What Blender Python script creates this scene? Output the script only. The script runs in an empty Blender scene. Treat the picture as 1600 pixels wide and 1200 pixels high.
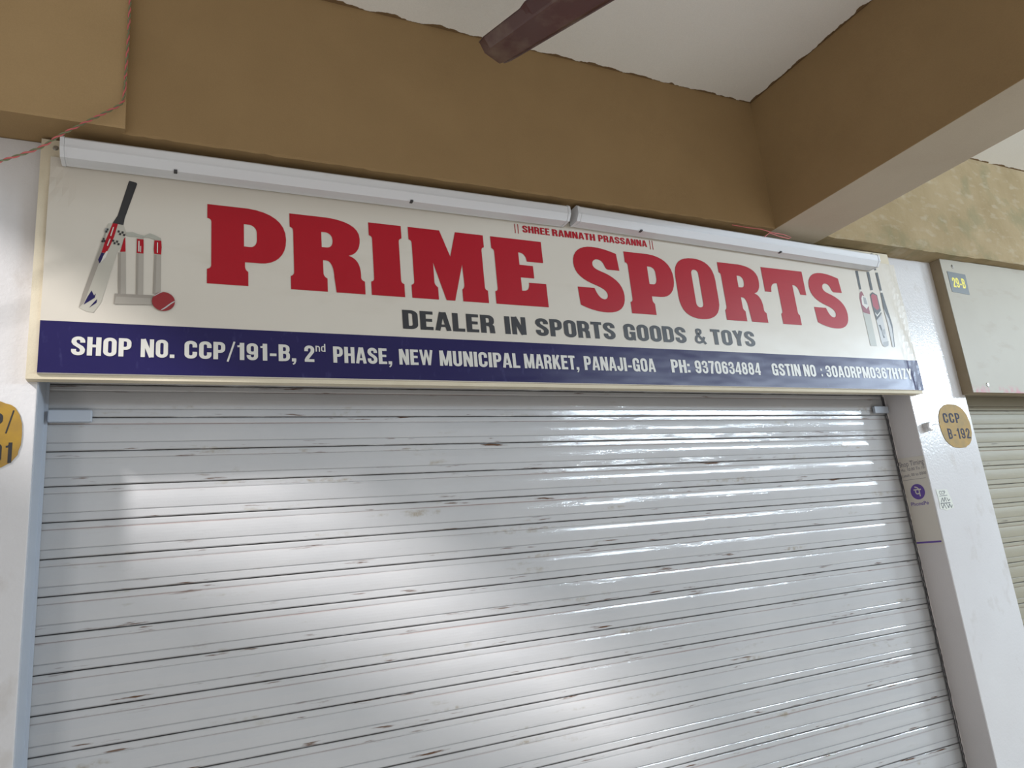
import bpy, bmesh, math, random
from mathutils import Vector, Matrix
random.seed(7)
scene = bpy.context.scene
COL = scene.collection

# ------------------------------------------------------------------ camera
CAM_ROWS = ((0.9034608285, -0.4178341558, -0.0957765611),
            (0.0166431972, 0.2574487226, -0.9661486217),
            (0.4283474470, 0.8712834059, 0.2395489327))   # rows: right, down, forward
cd = bpy.data.cameras.new('camera')
cam = bpy.data.objects.new('camera', cd)
COL.objects.link(cam)
rt, dn, fw = (Vector(r) for r in CAM_ROWS)
m3 = Matrix((rt, -dn, -fw)).transposed()
cam.matrix_world = Matrix.Translation((0, -1.8, 1.6)) @ m3.to_4x4()
cd.sensor_width = 36.0
cd.lens = 36.0 * 1127.3 / 1600.0
cd.clip_start = 0.02
scene.camera = cam

# ------------------------------------------------------------------ light
w = bpy.data.worlds.new('sky'); scene.world = w
w.use_nodes = True
wb = w.node_tree.nodes['Background']
wb.inputs['Color'].default_value = (0.97, 0.97, 0.985, 1)
wb.inputs['Strength'].default_value = 0.64

sd = bpy.data.lights.new('sun', 'SUN'); sd.energy = 6.6; sd.angle = math.radians(5.0)
sd.color = (1.0, 0.96, 0.95)
sun = bpy.data.objects.new('sun', sd); COL.objects.link(sun)
sun.rotation_euler = Vector((-1.56, -1.0, 1.5)).to_track_quat('Z', 'Y').to_euler()

def area(name, loc, target, sx, sy, power, color):
    d = bpy.data.lights.new(name, 'AREA'); d.shape = 'RECTANGLE'; d.size = sx; d.size_y = sy
    d.energy = power; d.color = color
    o = bpy.data.objects.new(name, d); COL.objects.link(o)
    o.location = loc
    o.rotation_euler = (Vector(target) - Vector(loc)).to_track_quat('-Z', 'Y').to_euler()
    return o
area('tube_lamp_right', (6.15, -2.65, 2.76), (2.5, 0, 1.9), 0.60, 0.28, 90, (0.70, 0.85, 1.0))
area('tube_lamp_far', (4.7, -4.1, 2.75), (1.5, 0, 1.7), 2.2, 0.10, 130, (0.74, 0.88, 1.0))

scene.view_settings.view_transform = 'Standard'
scene.view_settings.look = 'None'
scene.view_settings.exposure = -0.28
scene.view_settings.gamma = 1.0
scene.view_settings.use_curve_mapping = False

# ------------------------------------------------------------------ materials
def new_mat(name, color, rough=0.6, spec=0.5, metal=0.0, coat=0.0):
    m = bpy.data.materials.new(name); m.use_nodes = True
    b = m.node_tree.nodes['Principled BSDF']
    b.inputs['Base Color'].default_value = (*color, 1)
    b.inputs['Roughness'].default_value = rough
    b.inputs['Specular IOR Level'].default_value = spec
    b.inputs['Metallic'].default_value = metal
    b.inputs['Coat Weight'].default_value = coat
    return m

class N:
    """small node helper on one material, coordinates in world metres"""
    def __init__(s, m):
        s.m = m; s.t = m.node_tree; s.b = s.t.nodes['Principled BSDF']
        s.geo = s.t.nodes.new('ShaderNodeNewGeometry')
    def link(s, a, b): s.t.links.new(a, b)
    def pos(s, scale=(1, 1, 1), loc=(0, 0, 0)):
        mp = s.t.nodes.new('ShaderNodeMapping'); s.link(s.geo.outputs['Position'], mp.inputs[0])
        mp.inputs['Scale'].default_value = scale; mp.inputs['Location'].default_value = loc
        return mp.outputs[0]
    def noise(s, scale, detail=4, vec=None, rough=0.55):
        n = s.t.nodes.new('ShaderNodeTexNoise'); n.inputs['Scale'].default_value = scale
        n.inputs['Detail'].default_value = detail; n.inputs['Roughness'].default_value = rough
        s.link(vec if vec is not None else s.geo.outputs['Position'], n.inputs['Vector'])
        return n.outputs['Fac']
    def ramp(s, fac, a, b, ca=(0, 0, 0), cb=(1, 1, 1)):
        r = s.t.nodes.new('ShaderNodeValToRGB'); e = r.color_ramp.elements
        e[0].position = a; e[1].position = b; e[0].color = (*ca, 1); e[1].color = (*cb, 1)
        s.link(fac, r.inputs[0]); return r.outputs[0]
    def math(s, op, a, b=None):
        n = s.t.nodes.new('ShaderNodeMath'); n.operation = op
        for i, v in enumerate((a, b)):
            if v is None: continue
            if isinstance(v, (int, float)): n.inputs[i].default_value = v
            else: s.link(v, n.inputs[i])
        return n.outputs[0]
    def mix(s, fac, a, b):
        n = s.t.nodes.new('ShaderNodeMix'); n.data_type = 'RGBA'
        if isinstance(fac, (int, float)): n.inputs[0].default_value = fac
        else: s.link(fac, n.inputs[0])
        for i, v in ((6, a), (7, b)):
            if isinstance(v, tuple): n.inputs[i].default_value = (*v, 1)
            else: s.link(v, n.inputs[i])
        return n.outputs[2]
    def sep(s):
        n = s.t.nodes.new('ShaderNodeSeparateXYZ'); s.link(s.geo.outputs['Position'], n.inputs[0])
        return n.outputs
    def bump(s, h, dist, strength=1.0):
        n = s.t.nodes.new('ShaderNodeBump'); n.inputs['Strength'].default_value = strength
        n.inputs['Distance'].default_value = dist
        s.link(h, n.inputs['Height']); s.link(n.outputs[0], s.b.inputs['Normal'])
    def color(s, c): s.link(c, s.b.inputs['Base Color'])

def wall_paint(name, ca, cb, rough=0.75, scale=6, grain=0.0006, spec=0.3):
    m = new_mat(name, ca, rough, spec); n = N(m)
    f = n.ramp(n.noise(scale, 6), 0.3, 0.7)
    c = n.mix(f, ca, cb)
    sp = n.ramp(n.noise(420, 2), 0.3, 0.75)
    c = n.mix(n.math('MULTIPLY', sp, 0.18), c, tuple(v * 1.5 for v in ca))
    n.color(c); n.bump(n.noise(260, 3), grain, 0.6)
    return m

M = {}
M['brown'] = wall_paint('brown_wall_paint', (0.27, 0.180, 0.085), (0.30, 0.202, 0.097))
M['brown_light'] = wall_paint('lighter_brown_paint', (0.36, 0.25, 0.125), (0.39, 0.272, 0.138))  # lighter brown for the front face of the left beam
M['soffit'] = wall_paint('soffit_paint', (0.40, 0.34, 0.26), (0.43, 0.37, 0.285))
m = wall_paint('ceiling_paint', (0.74, 0.73, 0.69), (0.78, 0.77, 0.735), 0.85, 2.5); M['ceiling'] = m
# brown paint brushed a little way over the corner onto the ceiling
n = N(m); px_, py_ = n.sep()[0], n.sep()[1]
wob = n.math('MULTIPLY', n.math('SUBTRACT', n.noise(14, 5), 0.42), 0.045)
e1 = n.math('GREATER_THAN', n.math('ADD', py_, wob), -0.197)
old = n.b.inputs['Base Color'].links[0].from_socket
e2 = n.math('MULTIPLY', n.math('GREATER_THAN', n.math('ADD', px_, wob), 1.823), n.math('LESS_THAN', px_, 1.95))
n.color(n.mix(n.math('MAXIMUM', e1, e2), old, (0.17, 0.105, 0.05)))
M['concrete'] = wall_paint('concrete', (0.42, 0.40, 0.37), (0.48, 0.46, 0.42), 0.8, 3)

# peeling tan paint of the right-hand bay
m = new_mat('peeling_tan_paint', (0.4, 0.32, 0.2), 0.8, 0.2); n = N(m)
c = n.mix(n.ramp(n.noise(5, 6), 0.35, 0.65), (0.27, 0.205, 0.11), (0.34, 0.265, 0.155))
c = n.mix(n.math('MULTIPLY', n.ramp(n.noise(7, 5, n.pos(loc=(3, 1, 5))), 0.55, 0.68), 0.55), c, (0.19, 0.18, 0.10))
c = n.mix(n.math('MULTIPLY', n.ramp(n.noise(16, 8, n.pos(scale=(1, 1, 2.2), loc=(7, 1, 2))), 0.54, 0.68), 0.4), c, (0.42, 0.37, 0.28))
n.color(c); n.bump(n.noise(40, 8), 0.004, 0.5)
M['peeling'] = m

def gloss_white(name, ca, cb):
    m = new_mat(name, ca, 0.16, 0.5); n = N(m)
    c = n.mix(n.ramp(n.noise(3, 5), 0.3, 0.7), ca, cb)
    c = n.mix(n.math('MULTIPLY', n.ramp(n.noise(14, 8, n.pos(scale=(1, 1, 0.6))), 0.60, 0.72), 0.35), c, (0.40, 0.36, 0.32))
    n.color(c)
    n.bump(n.noise(130, 3), 0.0012, 0.55)
    return m
M['white_gloss'] = gloss_white('white_gloss_enamel', (0.56, 0.55, 0.555), (0.60, 0.595, 0.60))
M['reveal'] = wall_paint('grey_reveal_enamel', (0.60, 0.575, 0.575), (0.64, 0.61, 0.61), 0.45, 4, 0.0002, 0.5)
M['rail'] = new_mat('blue_grey_rail_paint', (0.42, 0.46, 0.52), 0.4)

def shutter_mat(name, base, base2, z0, rough, dirt, x_edges, rustc=(0.10, 0.045, 0.02), gap_col=(0.12, 0.11, 0.10)):
    """painted steel slats: rust dashes and dust gather along each joint"""
    P = 0.0752
    m = new_mat(name, base, rough, 0.5); n = N(m)
    x, y, z = n.sep()[0:3]
    c = n.mix(n.ramp(n.noise(2.2, 5), 0.3, 0.7), base, base2)
    zz = n.math('FRACT', n.math('DIVIDE', n.math('SUBTRACT', z, z0 - 20 * P), P))   # 0 at a joint, rising to 1
    top = n.ramp(zz, 0.76, 0.84)                      # lip under the joint
    crease = n.ramp(n.math('ABSOLUTE', n.math('SUBTRACT', zz, 0.79)), 0.0, 0.035, (1, 1, 1), (0, 0, 0))
    crease2 = n.ramp(n.math('ABSOLUTE', n.math('SUBTRACT', zz, 0.245)), 0.0, 0.03, (1, 1, 1), (0, 0, 0))
    joint = n.ramp(n.math('ABSOLUTE', n.math('SUBTRACT', zz, 0.5)), 0.455, 0.497)
    red = n.ramp(n.noise(1.6, 4, n.pos(scale=(1, 1, 9), loc=(2, 0, 0))), 0.42, 0.62)
    c = n.mix(n.math('MULTIPLY', n.math('MULTIPLY', crease, red), 0.55 * dirt), c, (0.30, 0.17, 0.14))
    c = n.mix(n.math('MULTIPLY', crease2, 0.30 * dirt), c, (0.25, 0.25, 0.26))
    dash = n.ramp(n.noise(1.0, 7, n.pos(scale=(8, 1, 95))), 0.615, 0.68)
    near = n.ramp(n.math('ABSOLUTE', n.math('SUBTRACT', zz, 0.5)), 0.20, 0.34)
    c = n.mix(n.math('MULTIPLY', n.math('MULTIPLY', dash, near), dirt), c, rustc)
    d2 = n.ramp(n.noise(1.0, 5, n.pos(scale=(4.0, 1, 30), loc=(4, 0, 9))), 0.60, 0.70)
    gr = n.ramp(n.noise(55, 8), 0.45, 0.65)
    c = n.mix(n.math('MULTIPLY', n.math('MULTIPLY', d2, gr), 0.8 * dirt), c, (0.30, 0.26, 0.19))
    jb = n.ramp(n.noise(1.0, 3, n.pos(scale=(9, 1, 13), loc=(1, 0, 3))), 0.35, 0.5)
    c = n.mix(n.math('MULTIPLY', n.math('MULTIPLY', joint, jb), 0.75), c, gap_col)
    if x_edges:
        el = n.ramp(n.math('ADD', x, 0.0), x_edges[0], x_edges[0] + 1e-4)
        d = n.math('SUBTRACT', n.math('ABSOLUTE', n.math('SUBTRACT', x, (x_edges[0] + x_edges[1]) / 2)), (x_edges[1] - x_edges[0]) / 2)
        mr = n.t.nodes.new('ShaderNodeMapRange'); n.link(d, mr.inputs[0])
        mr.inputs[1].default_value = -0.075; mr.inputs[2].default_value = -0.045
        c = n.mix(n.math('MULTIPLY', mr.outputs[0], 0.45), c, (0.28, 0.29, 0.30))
    n.color(c)
    h = n.math('ADD', n.noise(9, 3, n.pos(scale=(0.6, 1, 1.6))), n.math('MULTIPLY', n.noise(240, 2), 0.10))
    n.bump(h, 0.006, 0.35)
    return m
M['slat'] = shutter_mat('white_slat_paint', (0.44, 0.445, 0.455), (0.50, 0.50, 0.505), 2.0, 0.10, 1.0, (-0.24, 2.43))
M['slat_olive'] = shutter_mat('olive_slat_paint', (0.25, 0.23, 0.165), (0.29, 0.265, 0.195), 1.9425, 0.5, 1.0, None, (0.13, 0.11, 0.08))

m = new_mat('cream_flex_banner', (0.56, 0.52, 0.43), 0.33, 0.5); n = N(m)
x = n.sep()
c = n.mix(n.ramp(n.noise(1.3, 4), 0.3, 0.7), (0.53, 0.49, 0.425), (0.56, 0.525, 0.46))
c = n.mix(n.math('MULTIPLY', n.ramp(n.noise(2.2, 6, n.pos(scale=(1, 1, 3), loc=(5, 0, 1))), 0.58, 0.74), 0.30), c, (0.33, 0.28, 0.20))
n.color(c); n.bump(n.noise(3.5, 3), 0.010, 0.35)
M['banner'] = m
m = new_mat('dark_blue_flex', (0.028, 0.03, 0.13), 0.30, 0.27); n = N(m)
c = n.mix(n.ramp(n.noise(60, 6, n.pos(scale=(1, 1, 0.4))), 0.62, 0.75), (0.014, 0.011, 0.070), (0.03, 0.028, 0.10))
n.color(c); n.bump(n.noise(4, 2, n.pos(scale=(1, 1, 3))), 0.008, 0.35)
M['blue'] = m
M['red'] = wall_paint('red_print', (0.31, 0.003, 0.011), (0.33, 0.004, 0.014), 0.4, 4, 0.0, 0.3)
M['black'] = new_mat('black_print', (0.022, 0.022, 0.025), 0.4)
M['white'] = new_mat('white_print', (0.56, 0.55, 0.51), 0.4)
M['frame'] = wall_paint('cream_frame_wood', (0.52, 0.46, 0.34), (0.60, 0.54, 0.42), 0.6, 9)
m = new_mat('tube_casing', (0.72, 0.75, 0.78), 0.3, 0.5); n = N(m)
c = n.mix(n.math('MULTIPLY', n.ramp(n.noise(8, 7, n.pos(scale=(1, 1, 3))), 0.62, 0.72), 0.45), (0.66, 0.68, 0.71), (0.48, 0.45, 0.40))
n.color(c); M['casing'] = m
M['diffuser'] = new_mat('tube_diffuser', (0.62, 0.64, 0.67), 0.35)
for k, v in dict(pale=(0.408, 0.388, 0.333), shade=(0.272, 0.245, 0.211), stump=(0.34, 0.313, 0.272), bail=(0.34, 0.34, 0.292),
                 gray=(0.27, 0.28, 0.28), maroon=(0.22, 0.05, 0.07), dark=(0.05, 0.055, 0.06), fade=(0.367, 0.374, 0.333),
                 palew=(0.422, 0.428, 0.428), redl=(0.306, 0.034, 0.054), ball=(0.24, 0.015, 0.02), violet=(0.13, 0.13, 0.38)).items():
    M[k] = new_mat(k + '_print', v, 0.4)
m = wall_paint('box_cream_paint', (0.56, 0.52, 0.41), (0.62, 0.58, 0.47), 0.55, 4); n = N(m)
M['box'] = m
m = new_mat('box_cream_worn', (0.6, 0.55, 0.45), 0.5); n = N(m)
z = n.sep()[2]
c = n.mix(n.ramp(n.noise(3, 5), 0.3, 0.7), (0.29, 0.26, 0.20), (0.325, 0.295, 0.23))
c = n.mix(n.math('MULTIPLY', n.ramp(n.noise(9, 7, n.pos(scale=(1, 1, 2.5))), 0.58, 0.70), 0.45), c, (0.26, 0.22, 0.16))
mr = n.t.nodes.new('ShaderNodeMapRange'); n.link(z, mr.inputs[0]); mr.inputs[1].default_value = 2.085; mr.inputs[2].default_value = 2.06
c = n.mix(n.math('MULTIPLY', mr.outputs[0], n.ramp(n.noise(30, 6), 0.45, 0.6)), c, (0.38, 0.16, 0.17))
n.color(c); M['box_front'] = m
M['box_side'] = wall_paint('box_side_wood', (0.25, 0.20, 0.135), (0.31, 0.25, 0.17), 0.7, 10)
M['plate'] = new_mat('dark_plate', (0.10, 0.115, 0.12), 0.4)
M['yellow'] = new_mat('yellow_letters', (0.72, 0.62, 0.06), 0.5)
M['steel'] = new_mat('zinc_screw', (0.35, 0.34, 0.32), 0.35, 0.5, 0.8)
m = new_mat('mustard_plaque_paint', (0.45, 0.28, 0.04), 0.4); n = N(m)
c = n.mix(n.ramp(n.noise(16, 7), 0.38, 0.66), (0.37, 0.22, 0.025), (0.26, 0.155, 0.035)); n.color(c)
M['mustard'] = m
m = new_mat('faded_mustard_paint', (0.5, 0.38, 0.15), 0.5, 0.15); n = N(m)
c = n.mix(n.ramp(n.noise(20, 7), 0.38, 0.66), (0.38, 0.24, 0.07), (0.28, 0.20, 0.08)); n.color(c)
M['mustard_faded'] = m
M['ink'] = new_mat('grey_ink', (0.06, 0.065, 0.09), 0.7, 0.1)
M['paper'] = new_mat('poster_paper', (0.66, 0.62, 0.56), 0.5)
M['purple'] = new_mat('purple_print', (0.13, 0.07, 0.34), 0.5)
M['fade_ink'] = new_mat('faded_ink', (0.17, 0.155, 0.19), 0.6)
M['sticker'] = new_mat('sticker_paper', (0.55, 0.56, 0.50), 0.5)
m = new_mat('brown_fan_enamel', (0.10, 0.05, 0.04), 0.28); n = N(m)
c = n.mix(n.math('MULTIPLY', n.ramp(n.noise(9, 6), 0.45, 0.65), 0.7), (0.085, 0.04, 0.036), (0.20, 0.15, 0.11)); n.color(c)
M['fan'] = m
M['wire_red'] = new_mat('red_wire', (0.55, 0.13, 0.13), 0.5)
M['wire_green'] = new_mat('green_wire', (0.17, 0.19, 0.10), 0.5)
M['seal'] = new_mat('dark_seal', (0.05, 0.05, 0.055), 0.7)

# ------------------------------------------------------------------ helpers
def tag(o, label=None, cat=None, group=None, kind=None):
    if label: o['label'] = label
    if cat: o['category'] = cat
    if group: o['group'] = group
    if kind: o['kind'] = kind
    return o
def link_mesh(name, me, parent=None, loc=None):
    o = bpy.data.objects.new(name, me); COL.objects.link(o)
    if loc: o.location = loc
    if parent: o.parent = parent
    return o
def empty(name, loc, label, cat, group=None):
    o = bpy.data.objects.new(name, None); COL.objects.link(o); o.location = loc
    o.empty_display_size = 0.1
    return tag(o, label, cat, group)
def put(o, parent):
    """parent a world-placed part to its thing without moving it"""
    o.parent = parent
    o.location = o.location - parent.location
    return o
def box_bm(bm, x0, x1, y0, y1, z0, z1, bevel=0.0):
    vs = [bm.verts.new((x, y, z)) for x in (x0, x1) for y in (y0, y1) for z in (z0, z1)]
    fs = [bm.faces.new([vs[i] for i in f]) for f in ((0, 1, 3, 2), (4, 6, 7, 5), (0, 4, 5, 1), (2, 3, 7, 6), (0, 2, 6, 4), (1, 5, 7, 3))]
    if bevel:
        es = set(e for f in fs for e in f.edges)
        bmesh.ops.bevel(bm, geom=list(es), offset=bevel, segments=2, affect='EDGES', profile=0.6)
def finish(name, bm, mats, smooth=False):
    bmesh.ops.recalc_face_normals(bm, faces=bm.faces)
    me = bpy.data.meshes.new(name); bm.to_mesh(me); bm.free()
    for m in (mats if isinstance(mats, (list, tuple)) else [mats]): me.materials.append(m)
    if smooth:
        for p in me.polygons: p.use_smooth = True
    return me
def box(name, x0, x1, y0, y1, z0, z1, mat, parent=None, bevel=0.0):
    bm = bmesh.new(); box_bm(bm, x0, x1, y0, y1, z0, z1, bevel)
    o = link_mesh(name, finish(name, bm, mat))
    return put(o, parent) if parent else o
def boxes(name, L, mat, parent=None):
    bm = bmesh.new()
    for b in L: box_bm(bm, *b)
    o = link_mesh(name, finish(name, bm, mat))
    return put(o, parent) if parent else o
def cyl_bm(bm, p0, p1, r0, r1=None, n=20, caps=True):
    p0, p1 = Vector(p0), Vector(p1); r1 = r0 if r1 is None else r1
    q = (p1 - p0).to_track_quat('Z', 'Y')
    a = [bm.verts.new(p0 + q @ Vector((r0 * math.cos(t), r0 * math.sin(t), 0))) for t in [2 * math.pi * i / n for i in range(n)]]
    b = [bm.verts.new(p1 + q @ Vector((r1 * math.cos(t), r1 * math.sin(t), 0))) for t in [2 * math.pi * i / n for i in range(n)]]
    for i in range(n): bm.faces.new((a[i], a[(i + 1) % n], b[(i + 1) % n], b[i]))
    if caps: bm.faces.new(a[::-1]); bm.faces.new(b)
def tube_mesh(name, pts, r, mat, n=6):
    cu = bpy.data.curves.new(name, 'CURVE'); cu.dimensions = '3D'; cu.bevel_depth = r; cu.bevel_resolution = 2
    s = cu.splines.new('POLY'); s.points.add(len(pts) - 1)
    for p, q in zip(s.points, pts): p.co = (*q, 1)
    cu.use_fill_caps = True
    return curve_to_mesh(name, cu, mat)
def curve_to_mesh(name, cu, mat):
    t = bpy.data.objects.new('t', cu); COL.objects.link(t)
    dg = bpy.context.evaluated_depsgraph_get(); dg.update()
    me = bpy.data.meshes.new_from_object(t.evaluated_get(dg))
    bpy.data.objects.remove(t); bpy.data.curves.remove(cu)
    me.name = name; me.materials.clear(); me.materials.append(mat)
    return me
def lathe(name, prof, loc, mat, parent=None, n=32):
    bm = bmesh.new(); rings = []
    for r, z in prof: rings.append([bm.verts.new((loc[0] + r * math.cos(2 * math.pi * i / n), loc[1] + r * math.sin(2 * math.pi * i / n), loc[2] + z)) for i in range(n)])
    for a, b in zip(rings, rings[1:]):
        for i in range(n): bm.faces.new((a[i], a[(i + 1) % n], b[(i + 1) % n], b[i]))
    bm.faces.new(rings[0][::-1]); bm.faces.new(rings[-1])
    o = link_mesh(name, finish(name, bm, mat, True))
    return put(o, parent) if parent else o

# flat print: outlines in (across, up) metres laid on a plane
def bez(p0, p1, p2, p3, n=8):
    out = []
    for i in range(1, n + 1):
        t = i / n; u = 1 - t
        out.append(tuple(u**3 * a + 3 * u * u * t * b + 3 * u * t * t * c + t**3 * d for a, b, c, d in zip(p0, p1, p2, p3)))
    return out
def path(cmds):
    """list of (x, y) points; a 6-tuple is a cubic curve"""
    pts = []
    for c in cmds:
        if len(c) == 2: pts.append(tuple(map(float, c)))
        else: pts += bez(pts[-1], c[0:2], c[2:4], c[4:6])
    return pts
def outline_mesh(name, loops, mat, to3d, thick=0.0):
    cu = bpy.data.curves.new(name, 'CURVE'); cu.dimensions = '2D'; cu.fill_mode = 'BOTH'
    cu.extrude = thick / 2
    for lp in loops:
        s = cu.splines.new('POLY'); s.points.add(len(lp) - 1)
        for p, q in zip(s.points, lp): p.co = (q[0], q[1], 0, 1)
        s.use_cyclic_u = True
    me = curve_to_mesh(name, cu, mat)
    for v in me.vertices: v.co = to3d(v.co)
    return me
def facing_front(y):      # plane of constant y, seen from -y
    return lambda c: Vector((c[0], y - c[2], c[1]))
def facing_left(x):       # plane of constant x, seen from -x; across grows towards -y
    return lambda c: Vector((x - c[2], -c[0], c[1]))
_cap = {}
def text_data(body, bold):
    cu = bpy.data.curves.new('txt', 'FONT'); cu.body = body; cu.size = 1.0; cu.offset = bold; cu.resolution_u = 6
    return curve_to_mesh('txt', cu, M['black'])
def text(name, body, x0, x1, z0, cap, mat, to3d, parent, bold=0.02, shear=0.0):
    if bold not in _cap:
        h = text_data('H', bold); ys = [v.co.y for v in h.vertices]; _cap[bold] = (min(ys), max(ys)); bpy.data.meshes.remove(h)
    y0, y1 = _cap[bold]
    me = text_data(body, bold); me.name = name; me.materials.clear(); me.materials.append(mat)
    xs = [v.co.x for v in me.vertices]; a, b = min(xs), max(xs)
    k = cap / (y1 - y0)
    for v in me.vertices:
        u = x0 + (v.co.x - a) / (b - a) * (x1 - x0); q = z0 + (v.co.y - y0) * k
        v.co = to3d((u + shear * (q - z0), q, 0))
    o = link_mesh(name, me)
    return put(o, parent)
def join_meshes(name, parts, parent=None):
    bm = bmesh.new(); mats = []
    for me in parts:
        base = len(mats); k = len(bm.faces)
        for m in me.materials: mats.append(m)
        bm.from_mesh(me); bm.faces.ensure_lookup_table()
        for f in bm.faces[k:]: f.material_index += base
        bpy.data.meshes.remove(me)
    uniq = []
    idx = []
    for m in mats:
        if m not in uniq: uniq.append(m)
        idx.append(uniq.index(m))
    for f in bm.faces: f.material_index = idx[f.material_index]
    me = bpy.data.meshes.new(name); bm.to_mesh(me); bm.free()
    for m in uniq: me.materials.append(m)
    o = link_mesh(name, me)
    return put(o, parent) if parent else o
# ------------------------------------------------------------------ setting
S = lambda o: tag(o, kind='structure')
S(box('floor', -4.5, 8.5, -14, 0.5, -0.1, 0.0, M['concrete']))
# ceiling slab; slanted slot over the left is added to shape the sun band
slot = [(-1.27, -0.238), (-0.719, -1.294), (-0.998, -1.473), (-1.825, -0.593)]
outer = [(-4.5, -3.4), (8.5, -3.4), (8.5, 0.5), (-4.5, 0.5)]
me = outline_mesh('ceiling', [outer, slot[::-1]], M['ceiling'], lambda c: Vector((c[0], c[1], 3.095 + c[2])), 0.03)
S(link_mesh('ceiling', me))
S(boxes('wall_back', [(-4.5, -0.5, 0.06, 0.4, 0, 3.08), (-0.5, 8.5, 0.06, 0.4, 2.10, 3.08),
                      (2.43, 2.75, 0.06, 0.4, 0, 2.10), (-0.5, -0.24, 0.06, 0.4, 0, 2.10), (4.7, 8.5, 0.06, 0.4, 0, 2.1)], M['peeling']))
S(box('wall_left', -4.5, -0.2445, -0.111, 0.06, 0, 2.5985, M['white_gloss'], bevel=0.002))
wr = S(box('wall_right', 2.4275, 2.745, -0.111, 0.06, 0, 2.5985, M['white_gloss'], bevel=0.0015))
# the grey-painted returns beside the shutter, skins on the pillar sides
S(box('trim_1', 2.4262, 2.4275, -0.1095, -0.002, 0, 2.10, M['reveal']))
S(box('trim_2', -0.2445, -0.2425, -0.1085, -0.002, 0, 2.10, M['rail']))
# uneven painted edge where a beam meets the ceiling, and a slightly ragged lower arris
def beam_mesh(name, x0, x1, y0, y1, z0, z1, mats, soffit=1, nx=90, wob=0.0025):
    bm = bmesh.new(); rows = []
    rnd = random.Random(name)
    for i in range(nx + 1):
        x = x0 + (x1 - x0) * i / nx
        e = rnd.uniform(-wob, wob)
        rows.append([bm.verts.new(v) for v in ((x, y1, z0 + 0.0), (x, y0 + rnd.uniform(0, wob), z0 + e * 0.6), (x, y0, z0 + 0.006), (x, y0, z1 - 0.004), (x, y0 + 0.0, z1 + 0.003), (x, y1, z1 + 0.003))])
    for a, b in zip(rows, rows[1:]):
        for k in range(5):
            f = bm.faces.new((a[k], b[k], b[k + 1], a[k + 1])); f.material_index = soffit if k == 0 else 0
        f = bm.faces.new((a[5], b[5], b[0], a[0]))
    bm.faces.new(rows[0][::-1]); bm.faces.new(rows[-1])
    return finish(name, bm, mats)
S(link_mesh('beam', beam_mesh('beam', -0.105, 1.83, -0.195, 0.06, 2.598, 3.08, [M['brown'], M['brown']])))
S(link_mesh('beam', beam_mesh('beam_tan', 2.065, 8.5, -0.195, 0.06, 2.598, 3.068, [M['peeling'], M['peeling']], nx=140, wob=0.004)))
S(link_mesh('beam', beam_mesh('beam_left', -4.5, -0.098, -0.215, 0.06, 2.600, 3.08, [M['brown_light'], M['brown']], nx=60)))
cb = bmesh.new()
box_bm(cb, 1.825, 2.069, -3.4, 0.06, 2.597, 3.08, 0.003)
me = finish('cross_beam', cb, [M['brown'], M['soffit']])
for p in me.polygons:
    if p.normal.z < -0.5: p.material_index = 1
S(link_mesh('cross_beam', me))
# far bay ceiling sits slightly lower
S(box('ceiling_far_bay', 2.069, 8.5, -3.4, -0.19, 3.066, 3.079, M['ceiling']))

# ------------------------------------------------------------------ roller shutters
P = 0.0752
def slat_mesh(length, mat):
    prof = [(0.0, 0.004), (0.0006, -0.0026), (0.003, -0.0038), (0.0165, -0.0040), (0.0182, -0.0034), (0.0187, -0.0026), (0.0192, -0.0036), (0.021, -0.0046),
            (0.026, -0.00525), (0.033, -0.0058), (0.040, -0.0060), (0.047, -0.0057), (0.054, -0.0050), (0.0586, -0.0042), (0.0593, -0.0036), (0.0598, -0.0026), (0.0604, -0.0034),
            (0.063, -0.0040), (0.071, -0.0040), (0.0737, -0.0028), (0.0742, 0.004)]
    bm = bmesh.new(); nx = 1
    rows = [[bm.verts.new((length * i / nx, y, z)) for z, y in prof] for i in range(nx + 1)]
    for a, b in zip(rows, rows[1:]):
        for k in range(len(prof) - 1): bm.faces.new((a[k], b[k], b[k + 1], a[k + 1]))
    bm.faces.new(rows[0]); bm.faces.new(rows[-1][::-1])
    bm.faces.new((rows[0][0], rows[0][-1], rows[-1][-1], rows[-1][0]))
    return finish('slat', bm, mat)
def shutter(x0, x1, z0, mat, label, backmat):
    root = empty('roller_shutter', (x0, 0, 0), label, 'shutter')
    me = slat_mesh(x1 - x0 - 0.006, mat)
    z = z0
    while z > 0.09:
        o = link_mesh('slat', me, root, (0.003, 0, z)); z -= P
    put(box('backing_sheet', x0 + 0.002, x1 - 0.002, 0.0045, 0.0075, 0.03, z0 + P, backmat), root)
    put(box('bottom_rail', x0 + 0.003, x1 - 0.003, -0.02, 0.0035, 0.012, z + P - 0.001, mat, bevel=0.004), root)
    hb = bmesh.new(); xm = (x0 + x1) / 2
    cyl_bm(hb, (xm - 0.06, -0.02, 0.05), (xm - 0.06, -0.05, 0.05), 0.006, n=10); cyl_bm(hb, (xm + 0.06, -0.02, 0.05), (xm + 0.06, -0.05, 0.05), 0.006, n=10)
    cyl_bm(hb, (xm - 0.066, -0.05, 0.05), (xm + 0.066, -0.05, 0.05), 0.006, n=10)
    put(link_mesh('pull_handle', finish('pull_handle', hb, M['steel'])), root)
    return root
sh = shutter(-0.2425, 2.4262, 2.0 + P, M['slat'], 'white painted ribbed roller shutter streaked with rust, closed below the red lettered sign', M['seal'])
sh2 = shutter(2.7452, 4.7, 1.9425 + 2 * P, M['slat_olive'], 'olive cream ribbed roller shutter at the right edge, below the cream sign box', M['seal'])
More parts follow.
